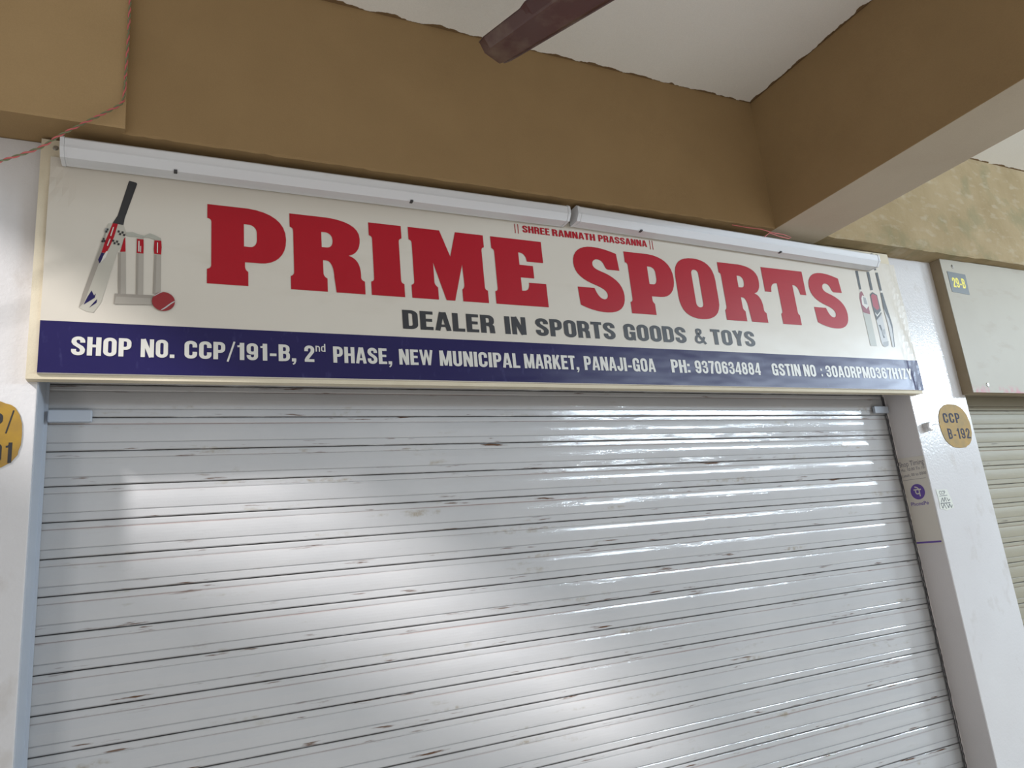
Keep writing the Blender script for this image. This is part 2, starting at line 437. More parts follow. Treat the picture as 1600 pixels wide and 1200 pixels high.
# guide channels inside the returns and the bolt plates that stick out of them
for xa, xb in ((-0.2425, -0.2365), (2.4185, 2.4262)):
    put(box('guide_channel', xa, xb, -0.0085, -0.0066, 0.0, 2.10, M['rail'] if xa < 0 else M['reveal']), sh)
for xa, xb, za, zb in ((-0.2360, -0.153, 1.986, 2.013), (2.345, 2.4180, 2.004, 2.030)):
    bm = bmesh.new(); box_bm(bm, xa, xb, -0.022, -0.0087 if xa < 0 else -0.0103, za, zb, 0.003)
    b = link_mesh('locking_bolt', finish('locking_bolt', bm, M['rail'])); put(b, sh)
# ragged black rubber seal strips down the right guide
bm = bmesh.new(); rnd = random.Random(3)
for k in range(2):
    zz = 0.02
    prev = None
    for i in range(210):
        z = zz + i * 0.0098; dx = rnd.uniform(-0.0012, 0.0012); xx = 2.4175 - 0.007 * k + dx; wd = 0.0022 + rnd.uniform(0, .0012)
        cur = [bm.verts.new(v) for v in ((xx, -0.0088, z), (xx + wd, -0.0100, z), (xx + wd * 2, -0.0088, z))]
        if prev:
            for a in range(2): bm.faces.new((prev[a], prev[a + 1], cur[a + 1], cur[a]))
        prev = cur
put(link_mesh('seal_strip', finish('seal_strip', bm, M['seal'])), sh)

# ------------------------------------------------------------------ the shop sign
sign = empty('shop_sign', (1.1, -0.13, 2.06), 'long cream sign board with big red slab letters and dark blue address strip', 'sign')
put(boxes('frame', [(-0.262, 2.466, -0.136, -0.1112, 2.050, 2.068), (-0.262, 2.45, -0.136, -0.1112, 2.540, 2.594),
                    (-0.262, -0.240, -0.136, -0.1112, 2.068, 2.540), (2.44, 2.466, -0.136, -0.1112, 2.068, 2.540)], M['frame']), sign)
SY = -0.141
bm = bmesh.new(); nx, zs = 220, [2.060, 2.062, 2.075, 2.095, 2.115, 2.135, 2.155, 2.1735] + [2.1735 + (2.551 - 2.1735) * i / 16 for i in range(1, 17)]
grid = []
for i in range(nx + 1):
    row = []
    for j, z in enumerate(zs):
        xr = 2.470 + (z - 2.06) * -0.00
        x = -0.2425 + (xr + 0.2425) * i / nx
        y = SY
        if x > 2.385: 
            y += 0.0018 * (1 - math.cos((x - 2.385) * 90 + z * 26)) * min(1, (x - 2.385) / 0.05)
        if x < -0.19 and z > 2.44: y += 0.002 * (1 - math.cos((x * 1.2 + z) * 75)) * min(1, (-0.19 - x) / .04)
        row.append(bm.verts.new((x, y if j else SY + 0.002, z)))
    grid.append(row)
for a, b in zip(grid, grid[1:]):
    for k in range(len(zs) - 1):
        f = bm.faces.new((a[k], b[k], b[k + 1], a[k + 1])); f.material_index = 1 if 1 <= k < 7 else 0
be = [e for e in bm.edges if e.is_boundary]
r = bmesh.ops.extrude_edge_only(bm, edges=be)
for v in r['geom']:
    if isinstance(v, bmesh.types.BMVert): v.co.y = -0.1362
me = finish('banner', bm, [M['banner'], M['blue']])
put(link_mesh('banner', me), sign)
FR = facing_front(SY - 0.0008)

# slab letters, unit height, drawn after the sign
LT = {
 'P': ([(0, 1), (.45, 1), (.70, .985, .88, .88, .88, .64), (.88, .42, .75, .30, .58, .30), (.41, .30), (.41, .235), (.415, .20, .43, .19, .445, .18), (.445, 0), (0, 0), (0, .18), (.03, .185, .045, .20, .045, .24), (.045, .77), (.045, .80, .03, .82, 0, .82)],
       [(.40, .79), (.46, .79), (.52, .78, .545, .74, .545, .68), (.545, .59), (.54, .52, .50, .50, .47, .50), (.40, .50)]),
 'R': ([(0, 1), (.44, 1), (.66, .99, .85, .93, .85, .75), (.85, .60, .79, .53, .70, .505), (.80, .48, .84, .40, .845, .28), (.845, .22), (.845, .19, .87, .18, .89, .17), (.89, 0), (.535, 0), (.515, .20), (.515, .30, .49, .41, .425, .415), (.385, .415), (.385, .235), (.39, .20, .41, .185, .43, .175), (.43, 0), (0, 0), (0, .17), (.03, .185, .04, .20, .04, .235), (.04, .76), (.04, .80, .03, .81, 0, .82)],
       [(.375, .795), (.43, .795), (.49, .785, .51, .74, .51, .69), (.51, .62, .48, .59, .43, .59), (.375, .59)]),
 'I': ([(0, 1), (.43, 1), (.43, .82), (.40, .81, .39, .80, .39, .76), (.39, .24), (.39, .20, .40, .19, .43, .18), (.43, 0), (0, 0), (0, .18), (.03, .19, .04, .20, .04, .24), (.04, .76), (.04, .80, .03, .81, 0, .82)],),
 'M': ([(0, 1), (.435, 1), (.565, .63), (.66, 1), (1.07, 1), (1.07, .82), (1.04, .81, 1.03, .80, 1.03, .76), (1.03, .24), (1.03, .20, 1.04, .19, 1.07, .18), (1.07, 0), (.70, 0), (.70, .17), (.715, .18, .735, .20, .735, .25), (.725, .53), (.585, 0), (.465, 0), (.315, .52), (.315, .24), (.32, .20, .34, .19, .36, .17), (.36, 0), (0, 0), (0, .18), (.03, .19, .04, .20, .04, .24), (.04, .76), (.04, .80, .03, .81, 0, .82)],),
 'E': ([(0, 1), (.79, 1), (.79, .67), (.53, .67), (.53, .76, .48, .80, .41, .80), (.41, .61), (.62, .61), (.62, .42), (.41, .42), (.41, .22), (.50, .22, .53, .25, .53, .35), (.80, .35), (.80, 0), (0, 0), (0, .18), (.03, .19, .04, .20, .04, .24), (.04, .76), (.04, .80, .03, .81, 0, .82)],),
 'S': ([(.77, .93), (.79, .665), (.59, .665), (.56, .67, .545, .69, .535, .72), (.51, .79, .47, .81, .42, .81), (.37, .81, .325, .78, .325, .73), (.325, .68, .37, .655, .45, .63), (.66, .57, .82, .47, .82, .28), (.82, .10, .70, 0, .48, 0), (.30, 0, .16, .04, .04, .09), (.025, .36), (.31, .36), (.33, .30, .37, .21, .44, .20), (.50, .19, .525, .23, .525, .27), (.525, .33, .45, .37, .34, .405), (.12, .47, 0, .56, 0, .72), (0, .90, .15, 1, .35, 1), (.50, 1, .64, .97, .77, .93)],),
 'O': ([(.395, 1), (.64, 1, .79, .90, .79, .66), (.79, .34), (.79, .10, .64, 0, .395, 0), (.15, 0, 0, .10, 0, .34), (0, .66), (0, .90, .15, 1, .395, 1)],
       [(.395, .81), (.43, .81, .465, .79, .465, .74), (.465, .26), (.465, .21, .43, .19, .395, .19), (.36, .19, .325, .21, .325, .26), (.325, .74), (.325, .79, .36, .81, .395, .81)]),
 'T': ([(0, 1), (.94, 1), (.94, .56), (.80, .56), (.79, .68, .75, .73, .655, .73), (.655, .24), (.655, .20, .67, .19, .69, .18), (.69, 0), (.27, 0), (.27, .18), (.29, .19, .305, .20, .305, .24), (.305, .73), (.19, .73, .15, .68, .14, .56), (0, .56)],),
}
W = {'P': .88, 'R': .89, 'I': .43, 'M': 1.07, 'E': .80, 'S': .82, 'O': .79, 'T': .94}
for word, items in (('prime', [('P', .072, .248), ('R', .257, .436), ('I', .452, .538), ('M', .557, .771), ('E', .793, .953)]),
                    ('sports', [('S', 1.051, 1.2145), ('P', 1.233, 1.408), ('O', 1.416, 1.575), ('R', 1.595, 1.770), ('T', 1.782, 1.970), ('S', 1.991, 2.1545)])):
    for ch, a, b in items:
        k = (b - a) / W[ch]; over = 0.003 if ch in 'SO' else 0
        loops = [[(a + x * k, 2.280 - over + z * (0.1985 + 2 * over)) for x, z in path(lp)] for lp in LT[ch]]
        o = link_mesh('red_letter', outline_mesh('red_letter', loops, M['red'], FR)); put(o, sign)
# condensed bold capitals drawn as pen strokes (centre lines in unit-height glyph boxes)
def arc(cx, cz, r, a0, a1, n=6, rz=None):
    rz = r if rz is None else rz
    return [(cx + r * math.cos(math.radians(a0 + (a1 - a0) * i / n)), cz + rz * math.sin(math.radians(a0 + (a1 - a0) * i / n))) for i in range(n + 1)]
gl, gr_, gb, gt, rr_ = .10, .41, .085, .915, .145
def rrect(l, r, b, t, q=rr_, qz=.16):
    return arc(r - q, t - qz, q, 0, 90, rz=qz) + arc(l + q, t - qz, q, 90, 180, rz=qz) + arc(l + q, b + qz, q, 180, 270, rz=qz) + arc(r - q, b + qz, q, 270, 360, rz=qz)
def bowl(l, r, b, t, q=rr_, qz=.16): return [(l, t)] + arc(r - q, t - qz, q, 90, 0, rz=qz) + arc(r - q, b + qz, q, 0, -90, rz=qz) + [(l, b)]
q_, z_ = rr_, .16
C_ = [(gr_, .63)] + arc(gr_ - q_, gt - z_, q_, 0, 90, rz=z_) + arc(gl + q_, gt - z_, q_, 90, 180, rz=z_) + arc(gl + q_, gb + z_, q_, 180, 270, rz=z_) + arc(gr_ - q_, gb + z_, q_, 270, 360, rz=z_)
S_ = [(gr_, .68)] + arc(gr_ - q_, gt - z_, q_, 0, 90, rz=z_) + arc(gl + q_, gt - z_, q_, 90, 180, rz=z_) + [(gl, .70), (gl + .05, .60), (gr_ - .05, .42), (gr_, .32)] + arc(gr_ - q_, gb + z_, q_, 0, -90, rz=z_) + arc(gl + q_, gb + z_, q_, 270, 180, rz=z_) + [(gl, .33)]
GL = {  # width, [(points, closed, pen)]
 'A': (.53, [([(.075, 0), (.235, 1)], 0, .17), ([(.455, 0), (.295, 1)], 0, .17), ([(.14, .265), (.39, .265)], 0, .14)]),
 'B': (.51, [([(gl, 0), (gl, 1)], 0, .2), (bowl(gl, .40, .525, gt, .13, .15), 0, .17), (bowl(gl, gr_, gb, .525, .14, .17), 0, .17)]),
 'C': (.51, [(C_ + [(gr_, .38)], 0, .19)]),
 'D': (.51, [([(gl, 0), (gl, 1)], 0, .2), (bowl(gl, gr_, gb, gt), 0, .18)]),
 'E': (.44, [([(gl, 0), (gl, 1)], 0, .2), ([(gl, gt), (.43, gt)], 0, .17), ([(gl, .52), (.40, .52)], 0, .16), ([(gl, gb), (.43, gb)], 0, .17)]),
 'G': (.52, [(C_ + [(gr_, .47)], 0, .19), ([(.26, .45), (.505, .45)], 0, .15), ([(.455, 0), (.455, .3)], 0, .09)]),
 'H': (.52, [([(gl, 0), (gl, 1)], 0, .2), ([(.42, 0), (.42, 1)], 0, .2), ([(gl, .52), (.42, .52)], 0, .16)]),
 'I': (.20, [([(gl, 0), (gl, 1)], 0, .2)]),
 'J': (.44, [([(.34, 1)] + arc(.34 - .125, gb + z_, .125, 0, -90, rz=z_) + arc(.09 + .125, gb + z_, .125, 270, 180, rz=z_) + [(.09, .36)], 0, .19)]),
 'K': (.53, [([(gl, 0), (gl, 1)], 0, .2), ([(gl + .06, .38), (.42, 1)], 0, .19), ([(.24, .58), (.44, 0)], 0, .2)]),
 'L': (.42, [([(gl, 0), (gl, 1)], 0, .2), ([(gl, gb), (.42, gb)], 0, .17)]),
 'M': (.66, [([(.09, 0), (.09, 1)], 0, .18), ([(.57, 0), (.57, 1)], 0, .18), ([(.13, 1), (.33, .03)], 0, .15), ([(.53, 1), (.33, .03)], 0, .15)]),
 'N': (.53, [([(.09, 0), (.09, 1)], 0, .18), ([(.44, 0), (.44, 1)], 0, .18), ([(.11, 1), (.42, 0)], 0, .18)]),
 'O': (.51, [(rrect(gl, gr_, gb, gt), 1, .19)]),
 'P': (.49, [([(gl, 0), (gl, 1)], 0, .2), (bowl(gl, .395, .45, gt, .135, .16), 0, .18)]),
 'R': (.51, [([(gl, 0), (gl, 1)], 0, .2), (bowl(gl, .40, .49, gt, .135, .16), 0, .18), ([(.22, .48), (.33, .46), (.395, .36), (.41, 0)], 0, .19)]),
 'S': (.51, [(S_, 0, .19)]),
 'T': (.45, [([(.225, 0), (.225, 1)], 0, .2), ([(0, gt), (.45, gt)], 0, .17)]),
 'U': (.51, [([(gl, 1)] + arc(gl + q_, gb + z_, q_, 180, 270, rz=z_) + arc(gr_ - q_, gb + z_, q_, 270, 360, rz=z_) + [(gr_, 1)], 0, .19)]),
 'W': (.74, [([(.08, 1), (.22, .02)], 0, .15), ([(.37, 1), (.22, .02)], 0, .13), ([(.37, 1), (.52, .02)], 0, .13), ([(.66, 1), (.52, .02)], 0, .15)]),
 'Y': (.50, [([(.085, 1), (.25, .42)], 0, .18), ([(.415, 1), (.25, .42)], 0, .18), ([(.25, 0), (.25, .47)], 0, .2)]),
 'Z': (.45, [([(.02, gt), (.43, gt)], 0, .17), ([(.02, gb), (.43, gb)], 0, .17), ([(.33, .90), (.12, .10)], 0, .18)]),
 '0': (.50, [(rrect(gl, .40, gb, gt), 1, .19)]),
 '1': (.34, [([(.22, 0), (.22, 1)], 0, .2), ([(.03, .79), (.14, .80), (.18, .88)], 0, .12)]),
 '2': (.49, [([(.095, .64)] + arc(.245, gt - z_, .15, 180, 90, rz=z_) + arc(.245, gt - z_, .15, 90, 0, rz=z_) + [(.385, .62), (.13, .20), (.10, .05)], 0, .18), ([(.02, gb), (.47, gb)], 0, .17)]),
 '3': (.49, [([(.095, .68)] + arc(.245, gt - z_, .15, 180, 90, rz=z_) + arc(.245, gt - z_, .14, 90, 0, rz=z_) + [(.375, .63), (.32, .54), (.20, .525), (.34, .51), (.395, .42)] + arc(.245, gb + z_, .15, 0, -90, rz=z_) + arc(.245, gb + z_, .15, 270, 180, rz=z_) + [(.095, .33)], 0, .17)]),
 '4': (.50, [([(.36, 0), (.36, 1)], 0, .18), ([(.32, .97), (.08, .30)], 0, .13), ([(0, .255), (.49, .255)], 0, .15)]),
 '6': (.50, [([(.40, .70)] + arc(.25, gt - z_, .15, 0, 90, rz=z_) + arc(.25, gt - z_, .15, 90, 180, rz=z_) + [(.10, .30)], 0, .18), (rrect(.10, .40, gb, .58, .14, .15), 1, .18)]),
 '7': (.46, [([(.01, gt), (.45, gt)], 0, .17), ([(.38, .90), (.26, .50), (.20, 0)], 0, .19)]),
 '8': (.50, [(rrect(.115, .385, .52, gt, .13, .15), 1, .17), (rrect(.10, .40, gb, .53, .14, .16), 1, .18)]),
 '9': (.50, [([(.10, .30)] + arc(.25, gb + z_, .15, 180, 270, rz=z_) + arc(.25, gb + z_, .15, 270, 360, rz=z_) + [(.40, .70)], 0, .18), (rrect(.10, .40, .42, gt, .14, .15), 1, .18)]),
 '&': (.62, [([(.58, 0), (.20, .62), (.17, .76)] + arc(.27, .83, .10, 180, 0, 8, rz=.09) + [(.36, .72), (.22, .55)], 0, .14), ([(.26, .60), (.12, .42), (.09, .28)] + arc(.25, .22, .16, 180, 270, rz=.14) + [(.40, .14), (.53, .46)], 0, .14)]),
 '.': (.20, [([(.1, 0), (.1, .19)], 0, .2)]),
 ',': (.20, [([(.1, 0), (.1, .19)], 0, .2), ([(.15, .02), (.12, -.10), (.05, -.17)], 0, .08)]),
 ':': (.20, [([(.1, .04), (.1, .23)], 0, .2), ([(.1, .52), (.1, .71)], 0, .2)]),
 '/': (.34, [([(.03, -.12), (.31, 1.05)], 0, .085)]),
 '-': (.34, [([(.03, .36), (.31, .36)], 0, .16)]),
 'n': (.50, [([(.09, 0), (.09, .74)], 0, .18), ([(.09, .55)] + arc(.25, .50, .16, 140, 0, rz=.16) + [(.41, 0)], 0, .17)]),
 'd': (.50, [([(.41, 0), (.41, 1)], 0, .18), (rrect(.09, .41, .08, .66, .14, .16), 1, .16)]),
}
def ribbon_loops(pts, closed, pen):
    n = len(pts); L_, R_ = [], []
    P2 = [Vector((p[0], p[1])) for p in pts]
    clean = [P2[0]]
    for p in P2[1:]:
        if (p - clean[-1]).length > 1e-4: clean.append(p)
    if closed and (clean[0] - clean[-1]).length < 1e-4: clean.pop()
    P2 = clean; n = len(P2)
    for i, p in enumerate(P2):
        a = P2[i - 1] if (i or closed) else None; b = P2[(i + 1) % n] if (i < n - 1 or closed) else None
        d1 = (p - a).normalized() if a is not None else None; d2 = (b - p).normalized() if b is not None else None
        if d1 is None: d1 = d2
        if d2 is None: d2 = d1
        t = (d1 + d2); t = t.normalized() if t.length > 1e-6 else d1
        nn = Vector((-t.y, t.x)); c = max(0.55, nn.dot(Vector((-d1.y, d1.x))))
        L_.append(p + nn * (pen / 2 / c)); R_.append(p - nn * (pen / 2 / c))
    return L_, R_
def sign_text(body, x0, x1, z0, cap, mat, to3d, parent, fat=1.0, gap=.055):
    bm = bmesh.new(); cx = 0.0; raw = []; ns = 0
    for ch in body:
        wd, strokes = GL[ch]
        for pts, closed, pen in strokes:
            L_, R_ = ribbon_loops(pts, closed, pen * fat); n = len(L_); rng = n if closed else n - 1
            vl = [(v.x + cx, v.y) for v in L_]; vr = [(v.x + cx, v.y) for v in R_]
            raw.append((vl, vr, rng, n, ns)); ns += 1
        cx += wd + gap
    tot = cx - gap
    for vl, vr, rng, n, k in raw:
        f = lambda v: to3d((x0 + v[0] / tot * (x1 - x0), z0 + v[1] * cap, 0.000004 * (k % 12)))
        A_ = [bm.verts.new(f(v)) for v in vl]; B_ = [bm.verts.new(f(v)) for v in vr]
        for i in range(rng): bm.faces.new((A_[i], A_[(i + 1) % n], B_[(i + 1) % n], B_[i]))
    me = bpy.data.meshes.new('lettering'); bm.to_mesh(me); bm.free(); me.materials.append(mat)
    return put(link_mesh('lettering', me), parent)

def T(body, x0, x1, z0, cap, mat, fat): return sign_text(body, x0, x1, z0, cap, M[mat], FR, sign, fat)
def bars(xs, z0, z1, w_, lean=0.0):
    put(link_mesh('lettering', outline_mesh('bars', [[(x, z0), (x + w_, z0), (x + w_ - lean, z1), (x - lean, z1)] for x in xs], M['red'], FR)), sign)
bars([0.872, 0.8815], 2.497, 2.526, 0.0022)
for t_, a, b in (('SHREE', .896, .984), ('RAMNATH', .992, 1.138), ('PRASSANNA', 1.149, 1.325)): T(t_, a, b, 2.5025, .0215, 'red', 0.95)
bars([1.336, 1.3455], 2.496, 2.526, 0.0022)
for t_, a, b in (('DEALER', .527, .782), ('IN', .811, .875), ('SPORTS', .904, 1.164), ('GOODS', 1.193, 1.421), ('&', 1.451, 1.497), ('TOYS', 1.518, 1.697)): T(t_, a, b, 2.1950, .0505, 'black', 0.97)
for t_, a, b in (('SHOP', -.186, -.075), ('NO.', -.058, .008), ('CCP/191-B,', .027, .265), ('2', .283, .307), ('PHASE,', .350, .494), ('NEW', .512, .601), ('MUNICIPAL', .618, .845),
                 ('MARKET,', .858, 1.028), ('PANAJI-GOA', 1.045, 1.288), ('PH:', 1.346, 1.416), ('9370634884', 1.435, 1.697), ('GSTIN', 1.746, 1.871), ('NO', 1.885, 1.941), (':', 1.9635, 1.9705), ('30AORPM0367H1ZY', 1.987, 2.4215)):
    T(t_, a, b, 2.1005, .0405, 'white', 0.93)
T('nd', .309, .333, 2.1265, .0195, 'white', 0.75)
BAT_AND_STUMPS = [
 ('pale', [(-0.1283, 2.4039), (-0.1201, 2.4057), (-0.0981, 2.4037), (-0.0934, 2.3888), (-0.1007, 2.3527), (-0.1074, 2.3403), (-0.1358, 2.2184), (-0.1485, 2.1954), (-0.162, 2.1973), (-0.1757, 2.2047), (-0.1703, 2.2354), (-0.1387, 2.366)]),
 ('shade', [(-0.1314, 2.3932), (-0.1385, 2.3602), (-0.1703, 2.2354), (-0.1757, 2.2047), (-0.1662, 2.2163), (-0.1525, 2.2703), (-0.1394, 2.3198), (-0.1334, 2.3492)]),
 ('black', [(-0.0915, 2.5113), (-0.0896, 2.5143), (-0.0761, 2.5115), (-0.0743, 2.5086), (-0.0858, 2.4632), (-0.0967, 2.4205), (-0.0986, 2.4042), (-0.1201, 2.4057), (-0.1107, 2.4253), (-0.1027, 2.4609)]),
 ('red', [(-0.1196, 2.4058), (-0.1094, 2.4053), (-0.1155, 2.3745), (-0.123, 2.3503), (-0.1294, 2.3337), (-0.1387, 2.3342), (-0.1327, 2.3609), (-0.1264, 2.382)]),
 ('blue', [(-0.1387, 2.3342), (-0.1341, 2.3332), (-0.1294, 2.3337), (-0.1413, 2.3081), (-0.1443, 2.3164)]),
 ('white', [(-0.1296, 2.338), (-0.1261, 2.3384), (-0.1302, 2.3235), (-0.1391, 2.3112), (-0.135, 2.3259)]),
 ('blue', [(-0.1671, 2.2121), (-0.1611, 2.2291), (-0.1538, 2.245), (-0.1488, 2.2342), (-0.1456, 2.2386), (-0.1475, 2.2287)]),
 ('blue', [(-0.1568, 2.2059), (-0.1493, 2.2175), (-0.1429, 2.2263), (-0.1437, 2.2179)]),
 ('stump', [(-0.1066, 2.3375), (-0.0924, 2.3389), (-0.0895, 2.2386), (-0.1042, 2.2375)]),
 ('stump', [(-0.0721, 2.375), (-0.0581, 2.378), (-0.056, 2.2387), (-0.0702, 2.2386)]),
 ('stump', [(-0.036, 2.376), (-0.0232, 2.3789), (-0.0217, 2.2465), (-0.037, 2.2467)]),
 ('shade', [(-0.1066, 2.3375), (-0.1014, 2.338), (-0.0991, 2.2378), (-0.1042, 2.2375)]),
 ('shade', [(-0.0711, 2.3382), (-0.0673, 2.3386), (-0.066, 2.2389), (-0.0702, 2.2386)]),
 ('shade', [(-0.0352, 2.3395), (-0.0316, 2.3398), (-0.0321, 2.2471), (-0.037, 2.2467)]),
 ('red', [(-0.0942, 2.3754), (-0.0927, 2.3404), (-0.1033, 2.3393), (-0.0996, 2.3557), (-0.0969, 2.3707)]),
 ('red', [(-0.0713, 2.3736), (-0.0585, 2.3735), (-0.0576, 2.3573), (-0.0577, 2.3396), (-0.0712, 2.3396), (-0.0711, 2.3558)]),
 ('red', [(-0.0367, 2.3738), (-0.0228, 2.3742), (-0.0218, 2.3581), (-0.0225, 2.3408), (-0.0365, 2.3411), (-0.0375, 2.3535)]),
 ('bail', [(-0.0933, 2.3868), (-0.0802, 2.3889), (-0.0704, 2.3855), (-0.057, 2.3826), (-0.0461, 2.3898), (-0.0362, 2.3865), (-0.0237, 2.3804), (-0.0236, 2.3774), (-0.0372, 2.3759), (-0.0483, 2.3791), (-0.0581, 2.3786), (-0.0714, 2.378), (-0.0847, 2.3774), (-0.0931, 2.3785)]),
 ('shade', [(-0.1101, 2.2413), (-0.0381, 2.2424), (-0.0371, 2.2195), (-0.1117, 2.2167)]),
 ('stump', [(-0.1076, 2.2344), (-0.0391, 2.2351), (-0.0388, 2.2208), (-0.1105, 2.2179)]),
 ('gray', [(-0.1331, 2.393), (-0.1265, 2.392), (-0.1299, 2.3816), (-0.1346, 2.3822)]),
 ('black', [(-0.1089, 2.39), (-0.1051, 2.3892), (-0.1059, 2.3844), (-0.1097, 2.3848)]),
 ('black', [(-0.1059, 2.3841), (-0.1021, 2.3834), (-0.1029, 2.3786), (-0.1067, 2.379)]),
 ('black', [(-0.1013, 2.3885), (-0.0974, 2.3878), (-0.0982, 2.3829), (-0.1021, 2.3834)]),
 ('black', [(-0.0982, 2.3826), (-0.0944, 2.3819), (-0.0952, 2.3771), (-0.099, 2.3775)]),
 ('black', [(-0.1188, 2.3668), (-0.115, 2.366), (-0.1158, 2.3613), (-0.1196, 2.3617)]),
 ('black', [(-0.1158, 2.361), (-0.112, 2.3602), (-0.1128, 2.3555), (-0.1166, 2.3559)]),
 ('black', [(-0.1112, 2.3653), (-0.1074, 2.3645), (-0.1082, 2.3598), (-0.112, 2.3602)]),
 ('black', [(-0.1082, 2.3595), (-0.1044, 2.3587), (-0.1052, 2.354), (-0.109, 2.3544)]),
 ('black', [(-0.1302, 2.3918), (-0.1267, 2.3911), (-0.1275, 2.3863), (-0.131, 2.3871)]),
 ('black', [(-0.1324, 2.3866), (-0.1289, 2.3858), (-0.1296, 2.3811), (-0.1332, 2.3818)]),
 ('black', [(-0.1369, 2.3686), (-0.1334, 2.3678), (-0.1342, 2.363), (-0.1377, 2.3638)]),
 ('black', [(-0.1351, 2.3641), (-0.1316, 2.3633), (-0.1324, 2.3586), (-0.1359, 2.3594)]),
 ('black', [(-0.1391, 2.3631), (-0.1355, 2.3623), (-0.1363, 2.3576), (-0.1398, 2.3583)]),
 ('white', [(-0.0685, 2.3685), (-0.0661, 2.3688), (-0.0657, 2.3431), (-0.0681, 2.3429)]),
 ('white', [(-0.0644, 2.3566), (-0.0629, 2.3567), (-0.0628, 2.342), (-0.0642, 2.3418)]),
 ('white', [(-0.0314, 2.369), (-0.0294, 2.369), (-0.0292, 2.3439), (-0.0311, 2.3437)]),
 ('white', [(-0.1186, 2.3962), (-0.1167, 2.3958), (-0.1214, 2.3738), (-0.1233, 2.3751)]),
 ('white', [(-0.1243, 2.3676), (-0.1224, 2.3673), (-0.1269, 2.3499), (-0.1289, 2.3511)]),
]
THREE_BATS = [
 ('dark', [(2.2428, 2.5236), (2.2548, 2.5237), (2.255, 2.5157), (2.2441, 2.5147)]),
 ('dark', [(2.2443, 2.5067), (2.2581, 2.5079), (2.2546, 2.4348), (2.2437, 2.4339)]),
 ('white', [(2.2434, 2.4329), (2.2556, 2.4339), (2.256, 2.4284), (2.2437, 2.4275)]),
 ('maroon', [(2.2414, 2.4199), (2.2527, 2.4287), (2.2584, 2.4212), (2.2728, 2.3705), (2.2712, 2.3395), (2.2358, 2.3471), (2.2347, 2.3997)]),
 ('white', [(2.2516, 2.4118), (2.2729, 2.4074), (2.2736, 2.373), (2.2595, 2.3598), (2.2412, 2.3757), (2.2441, 2.4004)]),
 ('gray', [(2.2538, 2.4061), (2.2675, 2.4031), (2.269, 2.3776), (2.2521, 2.3789)]),
 ('maroon', [(2.2423, 2.3684), (2.2559, 2.3522), (2.273, 2.3558), (2.2712, 2.3395), (2.2358, 2.3471)]),
 ('fade', [(2.2355, 2.3461), (2.2719, 2.3396), (2.2691, 2.2202), (2.2362, 2.2202), (2.2366, 2.3026)]),
 ('dark', [(2.3048, 2.5243), (2.3135, 2.5261), (2.3141, 2.5191), (2.3057, 2.5183)]),
 ('dark', [(2.3039, 2.508), (2.3178, 2.5093), (2.3159, 2.4375), (2.3031, 2.4356)]),
 ('dark', [(2.2943, 2.4179), (2.3099, 2.4291), (2.332, 2.4192), (2.3336, 2.3473), (2.2966, 2.3181), (2.2921, 2.3742)]),
 ('redl', [(2.2982, 2.4133), (2.3092, 2.4225), (2.3287, 2.4155), (2.3276, 2.3667), (2.3141, 2.3584), (2.2968, 2.3721)]),
 ('white', [(2.3, 2.3501), (2.3082, 2.3398), (2.3349, 2.3597), (2.3347, 2.3548), (2.3062, 2.3333), (2.2993, 2.3437)]),
 ('palew', [(2.2966, 2.3181), (2.3328, 2.3448), (2.3339, 2.2301), (2.3262, 2.2211), (2.3015, 2.2215), (2.2964, 2.2371)]),
 ('dark', [(2.3028, 2.3014), (2.3141, 2.3029), (2.3196, 2.2633), (2.3213, 2.2537), (2.3127, 2.2523), (2.3107, 2.2774)]),
 ('gray', [(2.3122, 2.2824), (2.331, 2.2882), (2.3274, 2.2685), (2.3154, 2.2607)]),
 ('gray', [(2.3062, 2.2361), (2.3365, 2.2423), (2.3309, 2.2251), (2.3157, 2.2197), (2.3015, 2.2215)]),
 ('dark', [(2.35, 2.5244), (2.3588, 2.5262), (2.3601, 2.5192), (2.3514, 2.5179)]),
 ('dark', [(2.3511, 2.5082), (2.3642, 2.5104), (2.3637, 2.4392), (2.3524, 2.4363)]),
 ('white', [(2.3533, 2.4349), (2.3664, 2.4369), (2.3663, 2.4324), (2.3533, 2.4304)]),
 ('dark', [(2.3533, 2.4284), (2.3642, 2.4302), (2.3688, 2.3844), (2.3753, 2.33), (2.3776, 2.3054), (2.3638, 2.2216), (2.3593, 2.2205), (2.3692, 2.2902), (2.3648, 2.3294), (2.3499, 2.3681)]),
 ('palew', [(2.3499, 2.3681), (2.3648, 2.3294), (2.3692, 2.2902), (2.3593, 2.2205), (2.3503, 2.222), (2.3536, 2.2992)]),
]

def picture(name, shapes):
    parts = []
    for i, (mk, pts) in enumerate(shapes):
        parts.append(outline_mesh('shape', [pts], M[mk], facing_front(SY - 0.0006 - 0.00004 * i)))
    return join_meshes(name, parts, sign)
picture('bat_and_stumps_print', BAT_AND_STUMPS)
picture('three_bats_print', THREE_BATS)
circ = lambda cx, cz, rx, rz, n=36, e=1.0: [(cx + rx * math.copysign(abs(math.cos(t)) ** e, math.cos(t)), cz + rz * math.copysign(abs(math.sin(t)) ** e, math.sin(t))) for t in [2 * math.pi * i / n for i in range(n)]]
FB = facing_front(SY - 0.0030)
seam = path([(-.019, 2.2085), (-.008, 2.214, -.004, 2.222, .006, 2.229), (.007, 2.232), (-.006, 2.225, -.010, 2.216, -.021, 2.2095)])
seam2 = path([(-.034, 2.240), (-.030, 2.243, -.024, 2.248, -.018, 2.2505), (-.019, 2.2515), (-.026, 2.249, -.031, 2.244, -.036, 2.241)])
